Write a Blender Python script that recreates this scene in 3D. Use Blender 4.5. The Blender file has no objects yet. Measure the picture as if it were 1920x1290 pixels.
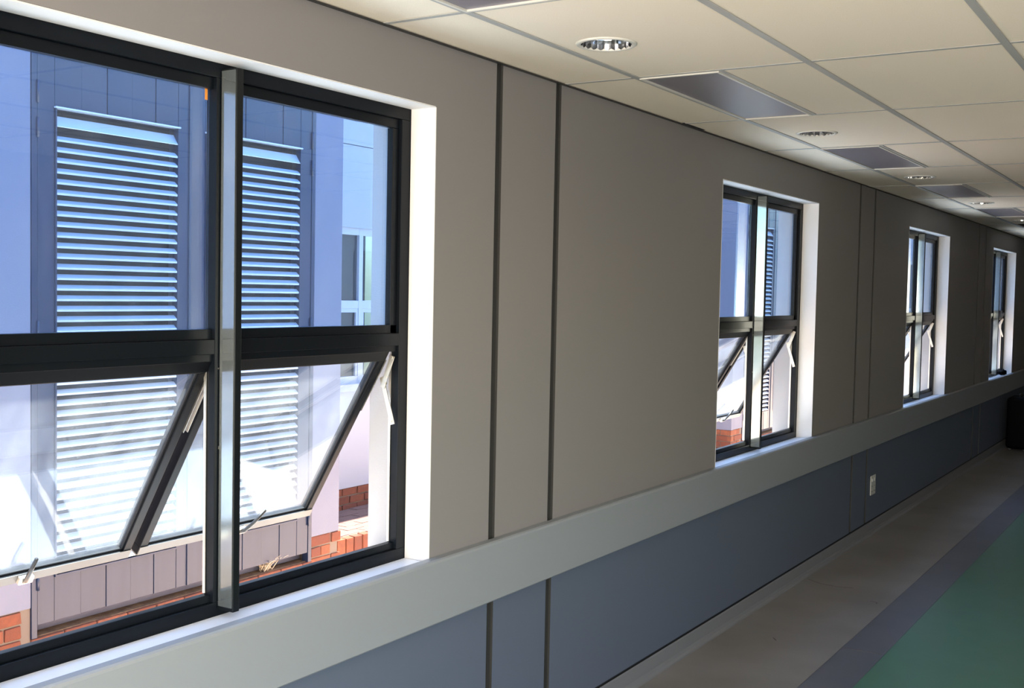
import bpy, bmesh, math, random
from mathutils import Vector, Matrix
random.seed(7)
C = bpy.context.scene.collection
sc = bpy.context.scene
R = math.radians

# ------------------------------------------------------------------ camera
cam = bpy.data.cameras.new('camera')
camo = bpy.data.objects.new('camera', cam); C.objects.link(camo)
FPX = 2103.85
cam.sensor_fit = 'HORIZONTAL'; cam.sensor_width = 36.0
cam.lens = FPX * 36.0 / 1920.0
cam.clip_start = .02; cam.clip_end = 300
fw = Vector((-0.53371577, 0.84435943, -0.04695343))
rt = Vector((0.84463356, 0.53498319, 0.01967585))
up = Vector((-0.04173279, 0.02915713, 0.99870328))
camo.matrix_world = Matrix(((rt.x, up.x, -fw.x, 2.36915), (rt.y, up.y, -fw.y, 0.0), (rt.z, up.z, -fw.z, 1.92795), (0, 0, 0, 1)))
sc.camera = camo

# ------------------------------------------------------------------ world, sun, lights, exposure
SUN = Vector((-.092, .20, .97)).normalized()          # direction towards the sun
w = bpy.data.worlds.new('sky'); sc.world = w; w.use_nodes = True
nt = w.node_tree; bg = nt.nodes['Background']
sky = nt.nodes.new('ShaderNodeTexSky'); sky.sky_type = 'NISHITA'; sky.sun_disc = False
sky.sun_elevation = math.asin(SUN.z); sky.sun_rotation = math.atan2(SUN.x, SUN.y)
sky.air_density = 1.6; sky.dust_density = .6; sky.ozone_density = 2.0
nt.links.new(sky.outputs[0], bg.inputs[0]); bg.inputs[1].default_value = 0.8
def lamp(kind, name, loc, direction, energy, color, size=None, size_y=None):
    l = bpy.data.lights.new(name, kind); l.energy = energy; l.color = color
    o = bpy.data.objects.new(name, l); C.objects.link(o); o.location = loc
    o.rotation_euler = Vector(direction).to_track_quat('-Z', 'Y').to_euler()
    if kind == 'AREA':
        l.shape = 'RECTANGLE'; l.size = size; l.size_y = size_y
    return o
s = lamp('SUN', 'sun', (0, 0, 12), -SUN, 35.0, (1, .90, .76)); s.data.angle = R(.6)
# added unseen area lamps that fill the corridor from opposite and behind the camera
lamp('AREA', 'side_fill_light', (4.05, 1.0, 1.45), (-1, 0, -.25), 34, (.62, .78, 1), 3.4, 1.7)
lamp('AREA', 'end_fill_light', (2.1, -1.7, 1.3), (0, 1, .85), 330, (1, .87, .73), 3.3, 2.1)
vs = sc.view_settings
sc.display_settings.display_device = 'sRGB'
vs.view_transform = 'Standard'; vs.look = 'None'; vs.exposure = 0.0; vs.gamma = 1.0; vs.use_curve_mapping = False
sc.cycles.max_bounces = 10; sc.cycles.diffuse_bounces = 6; sc.cycles.transparent_max_bounces = 24
sc.cycles.sample_clamp_indirect = 6

# ------------------------------------------------------------------ materials
def mat(name, col, rough=.6, metal=0., spec=.5, noise=None, bump=None, coat=0.):
    """noise=(scale, amount, second colour), bump=(scale, strength, distance)"""
    m = bpy.data.materials.new(name); m.use_nodes = True
    n = m.node_tree; b = n.nodes['Principled BSDF']
    b.inputs['Base Color'].default_value = (*col, 1); b.inputs['Roughness'].default_value = rough
    b.inputs['Metallic'].default_value = metal; b.inputs['Specular IOR Level'].default_value = spec
    b.inputs['Coat Weight'].default_value = coat
    tc = n.nodes.new('ShaderNodeTexCoord')
    if noise:
        t = n.nodes.new('ShaderNodeTexNoise'); t.inputs['Scale'].default_value = noise[0]; t.inputs['Detail'].default_value = 6
        mp = n.nodes.new('ShaderNodeMapping'); mp.inputs['Scale'].default_value = noise[3] if len(noise) > 3 else (1, 1, 1)
        n.links.new(tc.outputs['Object'], mp.inputs[0]); n.links.new(mp.outputs[0], t.inputs[0])
        r = n.nodes.new('ShaderNodeValToRGB'); r.color_ramp.elements[0].position = .35; r.color_ramp.elements[1].position = .68
        r.color_ramp.elements[0].color = (*col, 1); c2 = noise[2]
        r.color_ramp.elements[1].color = tuple(col[i] * (1 - noise[1]) + c2[i] * noise[1] for i in range(3)) + (1,)
        n.links.new(t.outputs[0], r.inputs[0]); n.links.new(r.outputs[0], b.inputs['Base Color'])
    if bump:
        t = n.nodes.new('ShaderNodeTexNoise'); t.inputs['Scale'].default_value = bump[0]; t.inputs['Detail'].default_value = 4
        n.links.new(tc.outputs['Object'], t.inputs[0])
        bp = n.nodes.new('ShaderNodeBump'); bp.inputs['Strength'].default_value = bump[1]; bp.inputs['Distance'].default_value = bump[2]
        n.links.new(t.outputs[0], bp.inputs['Height']); n.links.new(bp.outputs[0], b.inputs['Normal'])
    return m
def glass(name, tint, dust, streak_scale=9, refl=1.0):
    m = bpy.data.materials.new(name); m.use_nodes = True; n = m.node_tree; n.nodes.clear()
    out = n.nodes.new('ShaderNodeOutputMaterial'); tr = n.nodes.new('ShaderNodeBsdfTransparent'); tr.inputs[0].default_value = (*tint, 1)
    gl = n.nodes.new('ShaderNodeBsdfGlossy'); gl.inputs['Roughness'].default_value = .0; gl.inputs[0].default_value = (refl, refl, refl, 1)
    lw = n.nodes.new('ShaderNodeLayerWeight'); lw.inputs[0].default_value = .5
    pw = n.nodes.new('ShaderNodeMath'); pw.operation = 'POWER'; pw.inputs[1].default_value = 4.2
    ma = n.nodes.new('ShaderNodeMath'); ma.operation = 'MULTIPLY_ADD'; ma.inputs[1].default_value = .95; ma.inputs[2].default_value = .04
    mx = n.nodes.new('ShaderNodeMixShader')
    n.links.new(lw.outputs['Facing'], pw.inputs[0]); n.links.new(pw.outputs[0], ma.inputs[0]); n.links.new(ma.outputs[0], mx.inputs[0])
    n.links.new(tr.outputs[0], mx.inputs[1]); n.links.new(gl.outputs[0], mx.inputs[2])
    # dust: a thin layer of translucent and diffuse dirt, streaky
    df = n.nodes.new('ShaderNodeBsdfDiffuse'); df.inputs[0].default_value = (.9, .93, .97, 1)
    tl = n.nodes.new('ShaderNodeBsdfTranslucent'); tl.inputs[0].default_value = (.9, .93, .97, 1)
    md = n.nodes.new('ShaderNodeMixShader'); md.inputs[0].default_value = .6
    n.links.new(df.outputs[0], md.inputs[1]); n.links.new(tl.outputs[0], md.inputs[2])
    tc = n.nodes.new('ShaderNodeTexCoord'); mp = n.nodes.new('ShaderNodeMapping'); mp.inputs['Scale'].default_value = (1, 1.6, .5)
    ns = n.nodes.new('ShaderNodeTexNoise'); ns.inputs['Scale'].default_value = streak_scale; ns.inputs['Detail'].default_value = 9; ns.inputs['Roughness'].default_value = .65
    n.links.new(tc.outputs['Object'], mp.inputs[0]); n.links.new(mp.outputs[0], ns.inputs[0])
    mr = n.nodes.new('ShaderNodeMapRange'); mr.inputs[1].default_value = .3; mr.inputs[2].default_value = .75; mr.inputs[3].default_value = dust * .45; mr.inputs[4].default_value = dust * 1.7
    n.links.new(ns.outputs[0], mr.inputs[0])
    mf = n.nodes.new('ShaderNodeMixShader'); n.links.new(mr.outputs[0], mf.inputs[0])
    n.links.new(mx.outputs[0], mf.inputs[1]); n.links.new(md.outputs[0], mf.inputs[2]); n.links.new(mf.outputs[0], out.inputs[0])
    return m
M = dict(
    wall=mat('wall_paint', (.236, .224, .224), .75, bump=(350, .15, .001)),
    lower=mat('lower_wall_paint', (.105, .13, .185), .6, bump=(300, .1, .001)),
    jointshade=mat('joint_shade', (.035, .035, .034), .5),  # wall joints coloured dark to stand for the shade in the grooves
    reveal=mat('reveal_plaster', (.82, .80, .79), .6, bump=(200, .1, .001)),
    sill=mat('sill_board', (.84, .87, .93), .35),
    rail=mat('rail_vinyl', (.275, .298, .325), .45, bump=(500, .08, .0005)),
    skirt=mat('skirting_vinyl', (.20, .205, .225), .5),
    floor=mat('floor_vinyl', (.29, .28, .275), .38, noise=(1.6, .6, (.17, .155, .135))),
    band=mat('grey_vinyl', (.115, .125, .16), .4, noise=(3, .5, (.16, .16, .19))),
    green=mat('green_vinyl', (.075, .20, .14), .35, noise=(5, .45, (.09, .23, .175))),
    tile=mat('ceiling_tile', (.90, .80, .66), .9, noise=(260, .12, (.42, .39, .34)), bump=(220, .25, .002)),
    tee=mat('ceiling_tee', (.42, .42, .41), .5),
    diff=mat('light_diffuser', (.20, .185, .215), .35, bump=(400, .2, .001)),
    white=mat('white_enamel', (.70, .68, .62), .35),
    chrome=mat('chrome', (.75, .76, .78), .08, 1.0),
    lampw=mat('lamp_glass', (.8, .82, .8), .3),
    alu=mat('black_aluminium', (.005, .007, .010), .35, spec=.15, bump=(200, .03, .0005)),
    fin=mat('fin_aluminium', (.006, .008, .010), .3, spec=.3),
    finside=mat('fin_sheen', (.52, .58, .58), .13, .88),
    sash=mat('sash_aluminium', (.004, .005, .007), .4, spec=.12),
    sashout=mat('sash_edge', (.10, .097, .092), .4),
    steel=mat('stay_steel', (.72, .68, .60), .3, .85),
    gasket=mat('gasket', (.01, .01, .012), .7),
    handle=mat('handle_black', (.03, .028, .028), .3),
    orange=mat('orange_tag', (.8, .3, .04), .6),
    pier=mat('outer_plaster', (.145, .155, .215), .85, noise=(6, .25, (.12, .13, .185)), bump=(120, .3, .003)),
    pale=mat('pale_plaster', (.30, .32, .38), .85, bump=(120, .3, .003)),
    ownwall=mat('outer_paint', (.80, .79, .78), .85, bump=(160, .3, .003)),
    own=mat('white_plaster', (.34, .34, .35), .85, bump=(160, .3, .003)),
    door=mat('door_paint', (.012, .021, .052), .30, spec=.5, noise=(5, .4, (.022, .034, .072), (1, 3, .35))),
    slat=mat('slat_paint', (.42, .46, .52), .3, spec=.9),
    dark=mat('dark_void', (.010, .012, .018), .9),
    brick=None,
    mortar=mat('mortar', (.15, .12, .10), .95),
    soil=mat('soil', (.12, .07, .045), .95, noise=(14, .8, (.25, .16, .09)), bump=(60, .6, .02)),
    paver=mat('paver', (.14, .075, .065), .9, noise=(9, .6, (.10, .065, .06))),
    ground=mat('ground_screed', (.74, .58, .47), .9, noise=(2.5, .5, (.60, .44, .35)), bump=(40, .3, .01)),
    winframe=mat('pale_window_frame', (.36, .39, .46), .4),
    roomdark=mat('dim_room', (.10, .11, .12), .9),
    curtain=mat('curtain', (.30, .30, .30), .9),
    socket=mat('socket_white', (.62, .62, .60), .35),
    bag=mat('black_vinyl', (.002, .002, .003), .7, spec=.1),
    weed=mat('dry_grass', (.55, .47, .36), .9),
    far=mat('plain_wall', (.55, .53, .50), .8),
)
def brick_mat(i):
    cols = [(.17, .047, .021), (.15, .040, .019), (.21, .064, .029), (.13, .035, .020)]
    return mat('brick_clay', cols[i], .9, noise=(22, .6, (.10, .035, .022)), bump=(90, .5, .004))
BR = [brick_mat(i) for i in range(4)]
M['pane'] = glass('fixed_glass', (.62, .80, 1.0), .020)
M['sashpane'] = glass('sash_glass', (.80, .90, 1.0), .036, 7)
M['farpane'] = glass('outer_glass', (.55, .6, .62), .01)

# ------------------------------------------------------------------ helpers
class MB:
    def __init__(s): s.v = []; s.f = []
    def add(s, vs_, fs_):
        o = len(s.v); s.v += [tuple(v) for v in vs_]; s.f += [tuple(i + o for i in f) for f in fs_]; return s
    def box(s, x0, x1, y0, y1, z0, z1):
        x0, x1 = min(x0, x1), max(x0, x1); y0, y1 = min(y0, y1), max(y0, y1); z0, z1 = min(z0, z1), max(z0, z1)
        return s.add([(x0, y0, z0), (x1, y0, z0), (x1, y1, z0), (x0, y1, z0), (x0, y0, z1), (x1, y0, z1), (x1, y1, z1), (x0, y1, z1)],
                     [(0, 3, 2, 1), (4, 5, 6, 7), (0, 1, 5, 4), (1, 2, 6, 5), (2, 3, 7, 6), (3, 0, 4, 7)])
    def prism_y(s, prof, y0, y1):            # prof: (x,z) list counter-clockwise seen from -y
        n = len(prof)
        return s.add([(x, y0, z) for x, z in prof] + [(x, y1, z) for x, z in prof],
                     [tuple(range(n)), tuple(range(2 * n - 1, n - 1, -1))] + [(i, i + n, (i + 1) % n + n, (i + 1) % n) for i in range(n)])
    def bar(s, p, q, wd, th, side=(0, 1, 0)):
        p = Vector(p); q = Vector(q); d = (q - p).normalized(); a = Vector(side).normalized(); b = d.cross(a).normalized()
        vs_ = []
        for e in (p, q):
            for sa, sb in ((-1, -1), (1, -1), (1, 1), (-1, 1)): vs_.append(e + a * sa * th / 2 + b * sb * wd / 2)
        return s.add(vs_, [(0, 1, 2, 3), (7, 6, 5, 4), (0, 4, 5, 1), (1, 5, 6, 2), (2, 6, 7, 3), (3, 7, 4, 0)])
    def tube(s, pts, r, n=8):
        pts = [Vector(p) for p in pts]; rings = []
        for i, p in enumerate(pts):
            d = (pts[min(i + 1, len(pts) - 1)] - pts[max(i - 1, 0)]).normalized()
            a = d.cross(Vector((0, 0, 1)) if abs(d.z) < .9 else Vector((1, 0, 0))).normalized(); b = d.cross(a)
            rr = r[i] if isinstance(r, (list, tuple)) else r
            rings.append([p + (a * math.cos(2 * math.pi * k / n) + b * math.sin(2 * math.pi * k / n)) * rr for k in range(n)])
        vs_ = [v for g in rings for v in g]; fs = []
        for i in range(len(pts) - 1):
            for k in range(n): fs.append((i * n + k, i * n + (k + 1) % n, (i + 1) * n + (k + 1) % n, (i + 1) * n + k))
        fs.append(tuple(range(n - 1, -1, -1))); fs.append(tuple((len(pts) - 1) * n + k for k in range(n)))
        return s.add(vs_, fs)
    def lathe(s, cx, cy, prof, n=32, facet=0):
        vs_ = []; fs = []; m = len(prof)
        for k in range(n):
            a = 2 * math.pi * k / n; e = 1 + (facet if k % 2 else 0)
            for r, z in prof: vs_.append((cx + r * e * math.cos(a), cy + r * e * math.sin(a), z))
        for k in range(n):
            for j in range(m - 1):
                fs.append((k * m + j, ((k + 1) % n) * m + j, ((k + 1) % n) * m + j + 1, k * m + j + 1))
        return s.add(vs_, fs)
    def mesh(s, name, m):
        me = bpy.data.meshes.new(name); me.from_pydata(s.v, [], s.f)
        bm = bmesh.new(); bm.from_mesh(me); bmesh.ops.recalc_face_normals(bm, faces=bm.faces); bm.to_mesh(me); bm.free()
        me.materials.append(m); return me
    def build(s, name, m, parent=None, bev=0, smooth=False):
        me = s.mesh(name, m)
        if smooth:
            for p in me.polygons: p.use_smooth = True
        o = bpy.data.objects.new(name, me); C.objects.link(o)
        if parent: o.parent = parent; o.matrix_parent_inverse = Matrix.Translation(parent.location).inverted() if parent.type == 'EMPTY' and parent.parent is None and parent.get('world_build') else Matrix()
        if bev:
            b = o.modifiers.new('bevel', 'BEVEL'); b.width = bev; b.segments = 2; b.limit_method = 'ANGLE'
        return o
def tag(o, label=None, cat=None, group=None, kind=None):
    if label: o['label'] = label
    if cat: o['category'] = cat
    if group: o['group'] = group
    if kind: o['kind'] = kind
    return o
def empty(name, loc=(0, 0, 0)):
    o = bpy.data.objects.new(name, None); C.objects.link(o); o.location = loc; o.empty_display_size = .1; return o
def inst(name, me, parent, loc=(0, 0, 0), rot=(0, 0, 0), scale=(1, 1, 1)):
    o = bpy.data.objects.new(name, me); C.objects.link(o); o.parent = parent; o.location = loc; o.rotation_euler = rot; o.scale = scale; return o
def copy_tree(o, parent=None):
    c = o.copy(); C.objects.link(c); c.parent = parent
    for ch in list(o.children): copy_tree(ch, c)
    return c

# ------------------------------------------------------------------ dimensions
ZC = 2.797; ZT = 2.570; ZS = .9515; ZR = .9641; ZRB = .7307
WC = [None, 2.344, 6.779, 11.159, 15.475]     # window centres, window_1 first
HW = .876
Y0, Y1 = -1.9, 26.0
XR = 4.2
GR = [-1.40, -.95, 3.625, 4.075, 8.693, 9.125, 13.655, 14.093, 18.6, 19.05]

# ------------------------------------------------------------------ floor
fl = MB().box(-.28, XR + .2, Y0, Y1, -.2, -.004).build('floor', M['floor']); tag(fl, 'corridor floor of sheet vinyl in beige, grey and green bands', None, kind='structure')
for k, (a, b, m) in enumerate([(.0, .672, 'floor'), (.672, .899, 'band'), (.899, 3.0, 'green'), (3.0, 3.23, 'band'), (3.23, XR, 'floor')]):
    o = MB().box(a, b - .0012, Y0, Y1, -.004, 0).build('vinyl_strip', M[m], fl)
    tag(o, ['beige mottled vinyl strip along the window wall', 'grey vinyl band between beige and green', 'green vinyl centre field', 'grey vinyl band', 'beige vinyl strip'][k])
# scuffs and a curled crack in the vinyl
mk = MB()
def ribbon(pts, wd):
    for p, q in zip(pts, pts[1:]): mk.bar((p[0], p[1], .0006), (q[0], q[1], .0006), wd, .0008, (0, 0, 1))
ribbon([(.05, 7.52), (.16, 7.45), (.27, 7.44), (.37, 7.467)], .004); ribbon([(.549, 7.216), (.593, 7.202), (.60, 7.17)], .005)
ribbon([(.683, 6.152), (.78, 6.165), (.891, 6.157)], .004); ribbon([(.30, 6.10), (.33, 6.06)], .006)
mk.build('scuff_mark', mat('scuff', (.15, .13, .12), .8), fl)

# ------------------------------------------------------------------ ceiling
cl = MB().box(-.28, XR + .2, Y0, Y1, ZC + .22, ZC + .42).build('ceiling', M['far']); tag(cl, 'suspended grid ceiling of white mineral tiles', None, kind='structure')
XA, XB, XCc = .34, 1.0386, 1.7143
cols = [(0.004, XA), (XA, XB), (XB, XCc), (XCc, 2.41), (2.41, 3.11), (3.11, XR)]
T = .0135
def tile_mesh(wd, ln, hole=None):
    mb = MB()
    if not hole: mb.box(-wd / 2, wd / 2, -ln / 2, ln / 2, 0, .014)
    else:
        hx, hy, r = hole; n = 32; rim = []; out = []
        for k in range(n):
            a = 2 * math.pi * k / n; c, s_ = math.cos(a), math.sin(a)
            rim.append((hx + r * c, hy + r * s_))
            # point on the rectangle boundary in the same direction
            tx = ((wd / 2 if c > 0 else -wd / 2) - hx) / c if abs(c) > 1e-9 else 1e9
            ty = ((ln / 2 if s_ > 0 else -ln / 2) - hy) / s_ if abs(s_) > 1e-9 else 1e9
            t = min(tx, ty); out.append((hx + t * c, hy + t * s_))
        corners = []
        vs_ = [(x, y, 0) for x, y in rim] + [(x, y, 0) for x, y in out] + [(x, y, .014) for x, y in rim]
        fs = []
        for k in range(n):
            j = (k + 1) % n
            fs.append((k, j, n + j, n + k)); fs.append((k, 2 * n + k, 2 * n + j, j))
            a, b = out[k], out[j]
            if abs(abs(a[0]) - wd / 2) < 1e-6 and abs(abs(b[1]) - ln / 2) < 1e-6 and not abs(abs(b[0]) - wd / 2) < 1e-6 or abs(abs(a[1]) - ln / 2) < 1e-6 and abs(abs(b[0]) - wd / 2) < 1e-6 and not abs(abs(a[0]) - wd / 2) < 1e-6:
                cx_ = a[0] if abs(abs(a[0]) - wd / 2) < 1e-6 else b[0]; cy_ = a[1] if abs(abs(a[1]) - ln / 2) < 1e-6 else b[1]
                vs_.append((cx_, cy_, 0)); fs.append((n + k, n + j, len(vs_) - 1))
        mb.add(vs_, fs)
    return mb.mesh('ceiling_tile', M['tile'])
YG = [4.1107 + 1.2 * k for k in range(-5, 19)]
DLX = .515; cache = {}
for r in range(len(YG) - 1):
    y0, y1 = YG[r], YG[r + 1]; yc = (y0 + y1) / 2
    even = (r % 2 == 0)          # rows holding a downlight start at 4.1107-8.4
    light_row = (r - 4) % 2 == 0
    for ci, (a, b) in enumerate(cols):
        if ci == 1 and not light_row:
            a = (XA + .6893 - XA) ; a = .6893
        hole = None
        if ci == 1 and light_row: hole = (DLX - (a + b) / 2, 0, .094)
        key = (round(b - a, 4), hole)
        if key not in cache: cache[key] = tile_mesh(b - a - .003, 1.197, hole)
        if hole: z = ZC
        else: z = ZC + random.uniform(0, .0008)
        inst('ceiling_tile', cache[key], cl, ((a + b) / 2, yc, z))
tz0, tz1 = ZC - .004, ZC - .0005
for x in (XA, XB, XCc, 2.41, 3.11):
    MB().box(x - T, x + T, YG[0], YG[-1], tz0, tz1).build('ceiling_main_tee', M['tee'], cl)
for k, y in enumerate(YG):
    for a, b in [(.0, XA), (XA, XB), (XB, XCc), (XCc, 2.41), (2.41, 3.11), (3.11, XR)]:
        MB().box(a + T + .001, b - T - .001 if b < XR else b, y - .011, y + .011, tz0 + .0012, tz1).build('ceiling_cross_tee', M['tee'], cl)
for r in range(len(YG) - 1):
    if (r - 4) % 2: MB().box(.6893 - T, .6893 + T, YG[r] + .013, YG[r + 1] - .013, tz0 + .0006, tz1).build('ceiling_short_tee', M['tee'], cl)
MB().box(.001, .016, Y0, Y1, ZC - .006, ZC - .0045).build('wall_angle', M['jointshade'], cl)
MB().box(.017, .030, 5.29, 5.56, ZC - .003, ZC - .0015).build('ceiling_slot', M['dark'], cl)

# downlights
def downlight(y, label):
    e = empty('downlight', (DLX, y, ZC)); tag(e, label, 'downlight', 'recessed downlights in a row along the ceiling')
    MB().lathe(0, 0, [(.0905, .002), (.0895, -.005), (.093, -.007), (.102, -.0065), (.107, -.003), (.107, -.0006)], 48).build('trim_ring', M['white'], e, smooth=True)
    MB().lathe(0, 0, [(.0895, -.0055), (.087, .03), (.079, .062), (.065, .092), (.045, .112), (.0, .118)], 44, .018).build('reflector', M['chrome'], e)
    for sx in (-.022, .022):
        MB().tube([(sx, -.035, .10), (sx, -.035, .045), (sx, -.02, .034), (sx, .02, .034), (sx, .035, .045), (sx, .035, .10)], .0085, 8).build('lamp_tube', M['lampw'], e, smooth=True)
    return e
near = ['round chrome recessed downlight nearest the camera', 'second downlight from the camera, between the first two grey light panels',
        'third downlight from the camera, between the second and third grey light panels', 'fourth downlight, small and far along the ceiling', 'fifth and farthest downlight, at the right edge of the picture']
k = 0
for i in range(0, 5):
    y = 3.5107 + 2.4 * i
    if i < 0: downlight(y, 'downlight behind the row in view, beside the camera'); continue
    downlight(y, near[i] if i < 5 else 'downlight beyond the fifth, at the far end of the row')
# recessed light panels
pl = ['nearest grey recessed light panel in the ceiling', 'second grey recessed light panel along the ceiling', 'third grey recessed light panel, before the fourth downlight', 'fourth grey recessed light panel, at the right picture edge']
for i in range(-1, 4):
    y = 4.7107 + 2.4 * i; xc = (XA + .6893) / 2
    e = empty('light_panel', (xc, y, ZC)); tag(e, pl[i] if 0 <= i < 4 else ('grey light panel beside the camera' if i < 0 else 'grey light panel far beyond the fourth'), 'light panel', 'grey recessed light panels between the downlights')
    hx, hy = .175 - .003, .598
    f = MB()
    for sx in (-1, 1): f.box(sx * (hx - .013), sx * (hx - .002), -hy + .01, hy - .01, -.008, .004)
    for sy in (-1, 1): f.box(-hx + .013, hx - .013, sy * (hy - .022), sy * (hy - .01), -.008, .004)
    f.build('panel_frame', M['white'], e, .001)
    MB().box(-hx + .0135, hx - .0135, -hy + .0225, hy - .0225, -.0015, .003).build('diffuser', M['diff'], e)
    MB().box(-hx + .002, hx - .002, -hy + .01, hy - .01, .005, .09).build('housing', M['tee'], e)

# ------------------------------------------------------------------ left wall with window openings
def wall_boxes(mb, xa, xb, ya, yb, za, zb, holes):
    cur = ya
    for (h0, h1, hz0, hz1) in holes:
        mb.box(xa, xb, cur, h0, za, zb)
        if hz0 > za: mb.box(xa, xb, h0, h1, za, hz0)
        if hz1 < zb: mb.box(xa, xb, h0, h1, hz1, zb)
        cur = h1
    mb.box(xa, xb, cur, yb, za, zb); return mb
holes = [(c - HW, c + HW, ZS - .075, ZT + .004) for c in WC[1:]]
wl = wall_boxes(MB(), -.262, -.012, Y0, Y1, -.6, 3.3, holes).build('wall_left', M['jointshade']); tag(wl, 'grey corridor wall with jointed panels and window openings', None, kind='structure')
wall_boxes(MB(), -.282, -.262, Y0, Y1, -.6, 3.3, holes).build('outer_render', M['ownwall'], wl)
edges = [Y0] + GR + [Y1]; G = .0225
for i in range(len(edges) - 1):
    a = edges[i] + (G if i else 0); b = edges[i + 1] - (G if i < len(edges) - 2 else 0)
    hs = [(c - HW, c + HW, ZS - .018, ZT + .004) for c in WC[1:] if a < c < b]
    wall_boxes(MB(), -.012, 0, a, b, ZR - .03, ZC + .01, hs).build('wall_panel', M['wall'], wl)
    MB().box(-.012, 0, a, b, .112, ZR - .031).build('lower_wall_panel', M['lower'], wl)
    if i:                      # dark strips lining the joint, the groove's shade put into their colour
        g = edges[i]
        MB().box(-.0119, -.0003, g - G + .0002, g - G + .0022, .112, ZC + .005).box(-.0119, -.0003, g + G - .0022, g + G - .0002, .112, ZC + .005).box(-.0119, -.0105, g - G + .0023, g + G - .0023, .112, ZC + .005).build('joint_shade', M['jointshade'], wl)
MB().box(-.0119, -.006, Y0, Y1, .1, .1119).build('shadow_gap', M['dark'], wl)
# parapet so that the roof closes the building
rf = MB().box(-.282, XR + .5, Y0 - .4, Y1 + .3, 3.3, 3.55).build('trim_1', M['own']); tag(rf, 'flat roof slab of the corridor building', None, kind='structure')
# rail
pr = [(0.0005, ZRB), (.034, ZRB), (.040, ZRB + .006), (.040, ZR - .012), (.037, ZR - .004), (.030, ZR), (.0005, ZR)]
rl = MB().prism_y(pr, Y0, Y1).build('trim_2', M['rail']); tag(rl, 'broad pale grey-green wall protection rail below the windows', None, kind='structure')
# coved skirting
pr = [(.0005, 0), (.030, .0004), (.022, .004), (.012, .014), (.006, .03), (.0045, .09), (.0005, .099)]
sk = MB().prism_y(pr, Y0, Y1).build('baseboard_left', M['skirt']); tag(sk, 'coved grey vinyl skirting along the window wall', None, kind='structure')

# other walls of the corridor (outside the picture): right and back walls have openings added for light
rh = [(-.8, 2.8, .5, 2.4)]
wr = wall_boxes(MB(), XR, XR + .2, Y0, Y1, 0, 3.3, rh).build('wall_right', M['far']); tag(wr, 'corridor wall opposite the windows', None, kind='structure')
wb = wall_boxes(MB(), 0, .2, .3, 3.9, 0, 3.3, [(.35, 3.85, .3, 2.5)])
wbm = MB(); wbm.box(0, .3, Y0 - .2, Y0, 0, 3.3).box(3.9, XR + .2, Y0 - .2, Y0, 0, 3.3).box(.3, 3.9, Y0 - .2, Y0, 2.65, 3.3).box(.3, 3.9, Y0 - .2, Y0, 0, .3)
o = wbm.build('wall_back', M['far']); tag(o, 'end wall behind the camera with a wide opening added for fill light', None, kind='structure')
o = MB().box(-.28, XR + .2, Y1, Y1 + .2, -.2, 3.3).build('wall_front', M['far']); tag(o, 'far end wall of the corridor', None, kind='structure')

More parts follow.
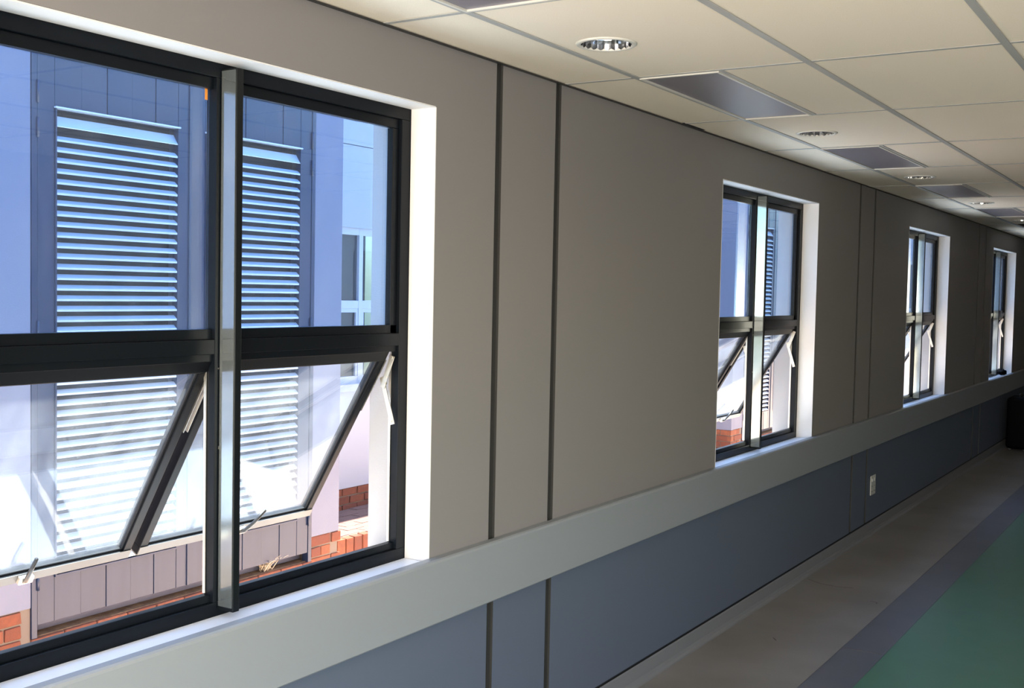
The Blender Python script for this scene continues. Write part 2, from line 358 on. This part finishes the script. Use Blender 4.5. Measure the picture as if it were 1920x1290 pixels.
# ------------------------------------------------------------------ corridor windows
# local frame: origin at (0, yc, ZS); y is along the wall, z up
FX = -.11
def Z(z): return z - ZS
def make_window(n):
    e = empty('window_%d' % n, (0, WC[n], ZS)); e['kind'] = 'structure'
    H = ZT - ZS; A = M['alu']
    # main frame, stepped section: outer member + glazing bead set back
    MB().box(-.152, FX, -HW, HW, H - .042, H + .003).box(-.149, FX - .014, -HW + .05, HW - .05, H - .075, H - .0421).build('frame_head', A, e, .0015)
    MB().box(-.152, FX, -HW, HW, -.014, .040).box(-.149, FX - .014, -HW + .05, HW - .05, .0401, .064).build('frame_cill', A, e, .0015)
    for sgn in (-1, 1):
        MB().box(-.152, FX, sgn * (HW - .052), sgn * HW, .0405, H - .0425).box(-.149, FX - .014, sgn * (HW - .087), sgn * (HW - .0521), .80, H - .076).build('frame_jamb', A, e, .0015)
    MB().box(-.152, FX, -.043, .043, .0405, H - .0425).build('mullion', A, e, .0015)
    MB().box(FX + .0005, -.046, -.026, -.001, .018, H - .017).build('mullion_fin', M['fin'], e, .0015)
    MB().box(FX + .004, -.050, -.0285, -.0262, .03, H - .022).build('fin_side_sheen', M['finside'], e)  # bright strip added for the outdoor light reflected on the fin's side
    t0, t1 = 1.705 - ZS, 1.800 - ZS
    for a, b in ((-HW + .0525, -.0435), (.0435, HW - .0525)):
        MB().box(-.151, FX - .001, a, b, t0 + .022, t1 - .03).box(-.149, FX - .014, a, b, t1 - .0299, t1).box(-.149, FX - .010, a, b, t0, t0 + .0219).build('transom', A, e, .0012)
    # fixed panes above the transom
    for a, b in ((-HW + .085, -.0435), (.0435, HW - .085)):
        MB().box(-.146, -.140, a, b, t1 + .0002, H - .0755).build('pane', M['pane'], e)
    # jamb tracks for the stays
    for yy in (-HW + .056, -.0465, .0465, HW - .056):
        MB().box(-.151, -.141, yy - .0015, yy + .0015, .066, t0 - .002).build('stay_track', M['steel'], e)
    # lining of the opening and sill board
    MB().box(-.108, .0008, -HW - .0, -HW + .004, 0.0, H).build('reveal_lining', M['reveal'], e)
    MB().box(-.108, .0008, HW - .004, HW, 0.0, H).build('reveal_lining', M['reveal'], e)
    MB().box(-.108, .0008, -HW + .0042, HW - .0042, H - .001, H + .003).build('reveal_lining', M['reveal'], e)
    for sgn in (-1, 1):
        MB().box(-.2818, -.153, sgn * (HW - .003), sgn * HW, 0, H).build('outer_reveal', M['own'], e)
    cp = [(-.153, -.016), (-.153, -.074), (-.2825, -.074), (-.2825, -.033)]
    cq = [(-.2828, -.033), (-.2828, -.083), (-.430, -.105), (-.430, -.062)]
    MB().prism_y(cp, -HW + .0032, HW - .0032).prism_y(cq, -HW - .08, HW + .08).build('outer_cill', M['ownwall'], e)
    MB().box(-.152, -.0125, -HW + .002, HW - .002, -.0745, -.0175).build('cill_packing', M['jointshade'], e)
    sb = MB().box(-.109, -.010, -HW + .0042, HW - .0042, -.017, 0).build('sill_board', M['sill'], e, .002)
    MB().box(-.0095, -.0005, -HW + .0042, HW - .0042, -.017, -.006).build('sill_groove', M['jointshade'], e)
    # top-hung sashes, pushed open
    th = R(30.5); L = .735
    D = Vector((-math.sin(th), 0, -math.cos(th))); N = Vector((-math.cos(th), 0, math.sin(th)))   # D down the sash, N outwards
    O = Vector((-.118, 0, 1.705 - ZS))
    def P(u, y, v): q = O + D * u + N * v; return (q.x, y, q.z)
    def sbox(mb, u0, u1, y0, y1, v0, v1):
        return mb.add([P(u0, y0, v0), P(u1, y0, v0), P(u1, y1, v0), P(u0, y1, v0), P(u0, y0, v1), P(u1, y0, v1), P(u1, y1, v1), P(u0, y1, v1)],
                      [(0, 3, 2, 1), (4, 5, 6, 7), (0, 1, 5, 4), (1, 2, 6, 5), (2, 3, 7, 6), (3, 0, 4, 7)])
    for (a, b) in ((-.832, -.040), (-.006, .786)):
        a += (.0 if a < -.5 else .0); f = MB(); S = .030
        sbox(f, 0, S + .012, a, b, .004, .040); sbox(f, L - S, L, a, b, .004, .040)
        sbox(f, S + .0121, L - S - .0001, a, a + S, .004, .040); sbox(f, S + .0121, L - S - .0001, b - S, b, .004, .040)
        so = f.build('sash', M['sash'], e, .0015)
        g = MB(); sbox(g, S + .008, L - S + .004, a + S - .004, b - S + .004, .018, .023); g.build('sash_pane', M['sashpane'], so)
        g = MB(); q = .006
        sbox(g, S + .0122, S + .0122 + q, a + S, b - S, .012, .0178); sbox(g, L - S - q, L - S, a + S, b - S, .012, .0178)
        sbox(g, S + .0122 + q, L - S - q, a + S, a + S + q, .012, .0178); sbox(g, S + .0122 + q, L - S - q, b - S - q, b - S, .012, .0178)
        g.build('gasket', M['gasket'], so)
        g = MB(); sbox(g, L, L + .004, a, b, .006, .038); sbox(g, L - S, L, a, b, .001, .0038); g.build('weather_bar', M['sashout'], so)
        m_ = (a + b) / 2
        # cam handle: pivot block on the bottom rail, lever leaning towards +y
        h = MB(); sbox(h, L - .028, L - .004, m_ + .005, m_ + .05, -.014, .0008); h.build('handle_base', M['steel'], so, .002)
        h = MB(); h.tube([P(L - .014, m_ + .02, -.012), P(L - .020, m_ + (.035 if a > -.5 else .022), -.018), P(L - .050, m_ + (.062 if a > -.5 else .022), -.020), P(L - .100, m_ + (.098 if a > -.5 else .028), -.018)], [.007, .0075, .0065, .0055], 8); h.build('handle_lever', M['handle'], so, smooth=True)
        # friction stays on both sides
        for sgn, yy in ((-1, a + .004), (1, b + .004)):
            yy += 0
            o_ = .006 if sgn > 0 else -.012
            g = MB(); g.bar((-.118, yy + o_, 1.690 - ZS), (-.160, yy + o_, 1.575 - ZS), .020, .003); g.build('stay_arm', M['steel'], so)
            g = MB(); g.bar((-.168, yy + o_ + .004, 1.612 - ZS), (-.116, yy + o_ + .004, 1.445 - ZS), .018, .003); g.build('stay_arm', M['steel'], so)
            g = MB()
            for (x, z) in ((-.120, 1.684), (-.145, 1.615), (-.150, 1.590), (-.120, 1.456)):
                g.tube([(x, yy + o_ - .004, z - ZS), (x, yy + o_ + .008, z - ZS)], .005, 8)
            g.build('stay_rivet', M['steel'], so)
            g = MB(); g.bar(P(.04, yy + o_ - .002, .012), P(.26, yy + o_ - .002, .012), .014, .003); g.build('stay_bar', M['steel'], so)
    return e
wlab = ['black aluminium window beside the camera, out of the picture', 'large near black-framed window with louvred doors behind it', 'second black-framed window along the wall, narrow in view',
        'third black-framed window from the camera', 'fourth window, cut by the right picture edge']
w1 = make_window(1); w1['label'] = wlab[1]
for n in (2, 3, 4):
    c = copy_tree(w1); c.name = 'window_%d' % n; c.location = (0, WC[n], ZS); c['label'] = wlab[n]
MB().box(-.139, -.1385, -.062, -.052, 1.512, 1.552).build('orange_sticker', M['orange'], w1)

# ------------------------------------------------------------------ wall socket, things at the far end
e = empty('wall_socket', (0, 9.325, .40)); tag(e, 'small white wall socket low on the blue-grey panel beyond the second joint pair', 'socket')
MB().box(.0003, .008, -.072, .072, -.08, .08).build('plate', M['socket'], e, .003)
for sy in (-1, 1):
    MB().box(.0082, .013, sy * .036 - .012, sy * .036 + .012, .03, .058).build('rocker_switch', M['socket'], e, .0015)
    g = MB()
    for dy, dz in ((0, .012), (-.012, -.03), (.012, -.03)): g.tube([(.0079, sy * .036 + dy, dz - .02), (.0086, sy * .036 + dy, dz - .02)], .005, 10)
    g.build('pin_holes', M['dark'], e)['kind'] = 'stuff'
e = empty('travel_bag', (.20, 15.86, 0)); tag(e, 'tall black bag standing on the floor against the far wall', 'bag')
def rounded_box(cx, cy, z0, z1, hx, hy, r, m, name, parent):
    bm = bmesh.new(); bmesh.ops.create_cube(bm, size=1)
    for v in bm.verts: v.co = Vector((cx + v.co.x * 2 * hx, cy + v.co.y * 2 * hy, (z0 + z1) / 2 + v.co.z * (z1 - z0)))
    bmesh.ops.bevel(bm, geom=list(bm.edges), offset=r, segments=4, profile=.5, affect='EDGES')
    me = bpy.data.meshes.new(name); bm.to_mesh(me); bm.free(); me.materials.append(m)
    for p in me.polygons: p.use_smooth = True
    o = bpy.data.objects.new(name, me); C.objects.link(o); o.parent = parent; return o
rounded_box(0, 0, 0.02, .69, .14, .22, .05, M['bag'], 'bag_body', e)
rounded_box(.15, 0, .12, .45, .03, .15, .025, M['bag'], 'bag_pocket', e)
MB().tube([(0, -.09, .68), (0, -.085, .71), (0, -.05, .722), (0, .05, .722), (0, .085, .71), (0, .09, .68)], .010, 8).build('carry_handle', M['handle'], e, smooth=True)
for sy in (-1, 1):
    for sx in (-1, 1): MB().tube([(sx * .09, sy * .15 - .012, .026), (sx * .09, sy * .15 + .012, .026)], .026, 12).build('bag_wheel', M['handle'], e)
# crumpled dark cloth on the far sill
bm = bmesh.new(); bmesh.ops.create_icosphere(bm, subdivisions=3, radius=1)
for v in bm.verts:
    n_ = v.co.copy(); k_ = 1 + .22 * math.sin(n_.x * 5 + 1) * math.cos(n_.y * 7) + .12 * math.sin(n_.y * 13 + n_.x * 4)
    v.co = Vector((n_.x * .035 * k_, n_.y * .16 * k_, max(n_.z, -.35) * .045 * k_))
me = bpy.data.meshes.new('dark_cloth'); bm.to_mesh(me); bm.free(); me.materials.append(M['bag'])
for p in me.polygons: p.use_smooth = True
zmin = min(v.co.z for v in me.vertices)
o = bpy.data.objects.new('dark_cloth', me); C.objects.link(o); o.location = (-.062, 16.05, ZS - zmin + .0005)
tag(o, 'small crumpled black cloth lying on the sill of the fourth window', 'cloth')

# ------------------------------------------------------------------ outdoors
gr = MB().box(-14, -.282, -12, 40, -.9, -.5).build('ground', M['ground']); tag(gr, 'pale sunlit yard surface between the buildings', None, kind='structure')
gr.name = 'ground'

bm_s = []
def brick_shape(L_, D_, H_):
    bm = bmesh.new(); bmesh.ops.create_cube(bm, size=1)
    for v in bm.verts: v.co = Vector((v.co.x * D_, v.co.y * L_, v.co.z * H_))
    bmesh.ops.bevel(bm, geom=list(bm.edges), offset=.004, segments=1, affect='EDGES')
    return bm
def brick_meshes(L_, D_=.1, H_=.073):
    out = []
    for i in range(4):
        bm = brick_shape(L_, D_, H_); rnd = random.Random(i * 7 + int(L_ * 1000))
        for v in bm.verts: v.co += Vector((rnd.uniform(-.0025, .0025), rnd.uniform(-.003, .003), rnd.uniform(-.002, .002)))
        me = bpy.data.meshes.new('brick'); bm.to_mesh(me); bm.free(); me.materials.append(BR[i]); out.append(me)
    return out
BK = {'full': brick_meshes(.222), 'half': brick_meshes(.106)}
def brick_wall(parent, x, y0, y1, ztop, n, axis='y', px=None):
    """bricks laid in stretcher bond; outer face at x (axis y) or at y=px facing -y (axis x)"""
    P_ = .232
    for r_ in range(n):
        z = ztop - .0365 - r_ * .085
        pos = y0; half = r_ % 2 == 1
        if half:
            pieces = [(pos + .053, 'half')]; pos += .116
        else: pieces = []
        while pos + .222 <= y1 + .012: pieces.append((pos + .111, 'full')); pos += P_
        if pos + .106 <= y1 + .03: pieces.append((pos + .053, 'half'))
        for c_, kd in pieces:
            me = BK[kd][random.choice((0, 0, 1, 1, 2, 2, 3))]; j = random.uniform(-.004, .004)
            if axis == 'y': inst('brick', me, parent, (x - .05 + j, c_, z), (0, 0, random.uniform(-.01, .01)))
            else: inst('brick', me, parent, (c_, px + .05 + j, z), (0, 0, math.pi / 2 + random.uniform(-.01, .01)))

def board_run(parent, y0, y1, z0, z1, x, step, name='board'):
    k_ = 0; y = y0
    while y < y1 - .01:
        e_ = min(y + step, y1)
        d = .0 if k_ % 2 == 0 else -.004
        MB().box(x - .03, x + d, y + .0015, e_ - .0015, z0, z1).build(name, M['door'], parent, .002)
        y = e_; k_ += 1
SL = None
def door_leaf(b, y0, y1, ly0, ly1, X):
    """door leaf with a louvre field; X = face plane"""
    global SL
    z0, z1, lz0, lz1 = -.11, 3.62, .17, 2.955
    d = empty('louvred_door', (0, 0, 0)); d.parent = b
    tag(d)
    MB().box(X - .035, X, y0, ly0 - .012, z0, z1).build('stile', M['door'], d, .002)
    MB().box(X - .035, X, ly1 + .012, y1, z0, z1).build('stile', M['door'], d, .002)
    w_ = (ly1 - ly0)
    board_run(d, ly0 - .011, ly1 + .011, z0, lz0 - .012, X - .001, .1865)
    board_run(d, ly0 - .011, ly1 + .011, lz1 + .012, z1, X - .001, .1865)
    f = MB()
    f.box(X - .04, X + .010, ly0 - .011, ly0 - .001, lz0, lz1 - .001).box(X - .04, X + .010, ly1 + .001, ly1 + .011, lz0, lz1 - .001)
    f.box(X - .04, X + .012, ly0 - .011, ly1 + .011, lz0 - .012, lz0)
    f.build('louvre_frame', M['door'], d, .001)
    MB().box(X - .04, X + .020, ly0 - .016, ly1 + .016, lz1, lz1 + .010).build('drip_lip', M['slat'], d, .001)
    if SL is None or abs(SL[1] - w_) > .001:
        pf = [(-.024, .026), (-.021, .029), (.006, .006), (.006, -.006), (.003, -.006), (.002, .003)]
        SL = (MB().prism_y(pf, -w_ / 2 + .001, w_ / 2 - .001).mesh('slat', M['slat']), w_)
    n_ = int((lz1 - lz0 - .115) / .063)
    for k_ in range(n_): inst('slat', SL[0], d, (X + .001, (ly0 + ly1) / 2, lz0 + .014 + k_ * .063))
    # deep sloping top weather slat
    MB().prism_y([(-.04, -.005), (.004, -.068), (.006, -.064), (-.036, -.001)], -w_ / 2, w_ / 2).build('top_slat', M['slat'], d).location = (X + .001, (ly0 + ly1) / 2, lz1 - .040)
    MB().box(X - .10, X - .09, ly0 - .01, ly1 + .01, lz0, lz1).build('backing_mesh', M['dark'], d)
    return d
def hinges(b, y, X):
    for z0_, z1_ in ((2.97, 3.10), (2.77, 2.885), (1.60, 1.70), (.10, .19)):
        MB().tube([(X + .006, y, z0_), (X + .006, y, z1_)], .008, 8).build('hinge', M['steel'] if z1_ > 3.2 else M['door'], b, smooth=True)

def block(label, y_start, y_end, dy, X, pier_l, brick_from, end_wall):
    """plant-room block: body, plastered piers, brick plinth, pair of louvred doors. dy shifts the door set."""
    b = empty('service_building', (0, 0, 0)); tag(b, label, 'building', None)
    D0, D1 = 4.03 + dy, 6.44 + dy; HT = 4.3
    MB().box(X - 1.59, X - .12, y_start + .001, y_end - .001, -.5, HT).box(X - .1195, X, D0, D1, 3.66, HT).build('building_body', M['pier'], b)
    # plastered front walls, painted down to z=0
    MB().box(X - .1195, X, y_start + .0, D0 - .0005, 0.0, HT).build('front_wall', M['pier'], b, .006)
    MB().box(X - .1195, X, D1 + .0005, y_end, 0.0, HT).build('front_wall', M['pier'], b, .006)
    MB().box(X - .1195, X - .010, y_start + .001, D0 - .001, -.5, -.001).box(X - .1195, X - .010, D1 + .001, y_end - .008, -.5, -.001).box(X - .1195, X - .012, D0, D1, -.5, -.192).build('mortar_backing', M['mortar'], b)
    brick_wall(b, X, brick_from, D0, -.004, 6); brick_wall(b, X, D1 + .002, y_end, -.004, 6)
    brick_wall(b, X + .004, D0, D1, -.186, 4)
    MB().box(X - .35, X - .022, D0 + .002, D1 - .002, -.25, -.181).build('threshold_soil', M['soil'], b)
    if end_wall:
        MB().box(X - 1.59, X - .121, y_start - .0995, y_start, 0, HT).build('end_wall', M['pier'], b)
        MB().box(X - 1.59, X - .01, y_start - .088, y_start, -.5, -.001).build('mortar_backing', M['mortar'], b)
        MB().box(X - .1205, X, y_start - .0995, y_start - .0005, 0, HT).build('end_wall', M['pier'], b)
        brick_wall(b, None, X - 1.55, X - .0, -.004, 6, 'x', y_start - .1)
    # door frame
    MB().box(X - .06, X + .004, D0 + .001, D0 + .038, -.185, 3.655).build('door_post', M['door'], b, .002)
    MB().box(X - .06, X + .004, D1 - .038, D1 - .001, -.185, 3.655).build('door_post', M['door'], b, .002)
    MB().box(X - .06, X + .003, D0 + .0385, D1 - .0385, 3.625, 3.655).build('door_head', M['door'], b)
    door_leaf(b, D0 + .042, 5.213 + dy, 4.197 + dy, 5.105 + dy, X)
    door_leaf(b, 5.221 + dy, D1 - .042, 5.360 + dy, 6.268 + dy, X)
    MB().box(X, X + .008, 5.205 + dy, 5.222 + dy, -.11, 3.62).build('meeting_strip', M['door'], b)
    hinges(b, D0 + .040, X + .003); hinges(b, D1 - .040, X + .003)
    return b
X1 = -3.5
block('grey-blue plant building with paired louvred doors behind the nearest window', -2.0, 6.76, 0, X1, 0, 2.35, False)
block('second grey-blue louvred building, seen through the second window', 15.3, 20.0, 11.6, X1, 0, 15.2, True)

# far pale wall behind, with its window and brick base
def far_building():
    b = empty('pale_building', (0, 0, 0)); tag(b, 'pale plastered building set back behind the yard, with brick base and grey window', 'building')
    XF = -5.1; wy0, wy1, wz0, wz1 = 7.7, 9.9, .955, 2.54
    wall_boxes(MB(), XF - .25, XF, 6.0, 15.1, -.11, 3.365, [(wy0, wy1, wz0, wz1)]).build('far_wall', M['pale'], b)
    MB().box(XF - .25, XF, 6.0, 15.1, 3.373, 4.0).build('upper_wall', M['pale'], b)
    MB().box(XF - .25, XF - .012, 6.0, 15.1, 3.3655, 3.3725).build('wall_joint', M['jointshade'], b)
    MB().box(XF - .2, XF - .012, 6.0, 15.1, -.5, -.1105).build('mortar_backing', M['mortar'], b)
    brick_wall(b, XF, 6.8, 12.6, -.114, 3)
    MB().box(XF - .001, XF + .05, wy0 - .05, wy1 + .05, wz0 - .075, wz0).build('window_ledge', M['pale'], b, .004)
    wf = MB().box(XF - .10, XF - .04, wy0, wy1, wz1 - .07, wz1).box(XF - .10, XF - .04, wy0, wy1, wz0, wz0 + .07).box(XF - .10, XF - .041, wy0, wy1, 1.72, 1.80)
    ms = [wy0 + .03, 8.33, 8.94, wy1 - .03]
    for y in ms: wf.box(XF - .098, XF - .038, y - .03, y + .03, wz0 + .001, wz1 - .001)
    wfo = wf.build('window_frame', M['winframe'], b)
    for a, c in zip(ms, ms[1:]):
        MB().box(XF - .075, XF - .070, a + .031, c - .031, 1.801, wz1 - .071).build('far_pane', M['farpane'], wfo)
        MB().box(XF - .075, XF - .070, a + .031, c - .031, wz0 + .071, 1.719).build('far_pane', M['farpane'], wfo)
        MB().box(XF - .066, XF - .045, a + .031, a + .06, wz0 + .0711, 1.7189).box(XF - .066, XF - .045, c - .06, c - .031, wz0 + .0711, 1.7189).box(XF - .066, XF - .045, a + .0601, c - .0601, 1.68, 1.7189).build('casement_rail', M['winframe'], wfo)
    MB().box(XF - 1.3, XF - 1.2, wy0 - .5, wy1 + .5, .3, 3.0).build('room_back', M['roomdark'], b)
    cu = MB(); n_ = 40
    for k_ in range(n_):
        y = wy0 + .72 + k_ * .016; cu.add([(XF - .17 - .015 * (k_ % 2), y, .9), (XF - .17 - .015 * ((k_ + 1) % 2), y + .016, .9), (XF - .17 - .015 * ((k_ + 1) % 2), y + .016, 2.55), (XF - .17 - .015 * (k_ % 2), y, 2.55)], [(0, 1, 2, 3)])
    cu.build('curtain', M['curtain'], b)
far_building()
# third block further along the yard
b = empty('farthest_building', (0, 0, 0)); tag(b, 'farthest pale blue building, glimpsed through the third window', 'building')
wall_boxes(MB(), -5.4, X1, 24.3, 31, -.5, 4.3, [(25.2, 27.2, 1.3, 2.77)]).build('building_body', M['pale'], b)
f = MB().box(X1 - .1, X1 - .04, 25.2, 27.2, 2.70, 2.77).box(X1 - .1, X1 - .04, 25.2, 27.2, 1.3, 1.37).box(X1 - .1, X1 - .041, 25.2, 27.2, 1.66, 1.72)
for y in (25.23, 26.2, 27.17): f.box(X1 - .098, X1 - .038, y - .03, y + .03, 1.301, 2.769)
f = f.build('window_frame', M['winframe'], b)
MB().box(X1 - .075, X1 - .07, 25.2, 27.2, 1.72, 2.7).box(X1 - .075, X1 - .07, 25.2, 27.2, 1.37, 1.66).build('far_pane', M['farpane'], f)

# raised paved apron before the pale wall
ap = empty('paved_apron', (0, 0, 0)); tag(ap, 'raised reddish brick-paved apron along the pale wall', 'paving')
MB().box(-5.09, -4.085, 6.85, 14.5, -.4995, -.385).build('apron_bed', M['mortar'], ap)
pm = MB().box(-.055, .055, -.111, .111, -.03, .03).mesh('paver', M['paver'])
r_ = 0; x = -5.03
while x < -4.12:
    y = 6.9 + (.116 if r_ % 2 else 0)
    while y < 12.0:
        inst('paver', pm, ap, (x, y + .111, -.352 + random.uniform(-.002, .002)), (0, 0, random.uniform(-.008, .008))); y += .230
    x += .1135; r_ += 1
r_ = 0; y = 6.86
while y < 13.5:
    inst('edge_brick', BK['full'][random.randint(0, 3)], ap, (-4.02, y + .05, -.362), (math.pi / 2, 0, math.pi / 2 + random.uniform(-.02, .02))); y += .112

# dry weed on the door threshold
wm = MB(); rnd = random.Random(3)
for k_ in range(34):
    a = rnd.uniform(0, 6.28); l = rnd.uniform(.05, .15); bx, by = rnd.uniform(-.03, .03), rnd.uniform(-.05, .05)
    p = [(bx, by, 0), (bx + math.cos(a) * l * .3, by + math.sin(a) * l * .4, l * .5), (bx + math.cos(a) * l * .8, by + math.sin(a) * l, l * rnd.uniform(.4, .9))]
    wm.tube(p, [.0035, .0028, .0012], 4)
o = wm.build('dry_weed', M['weed']); o.location = (-3.57, 6.02, -.1803)
tag(o, 'tuft of dry straw-coloured weed in front of the right louvred door', 'plant', kind='stuff')
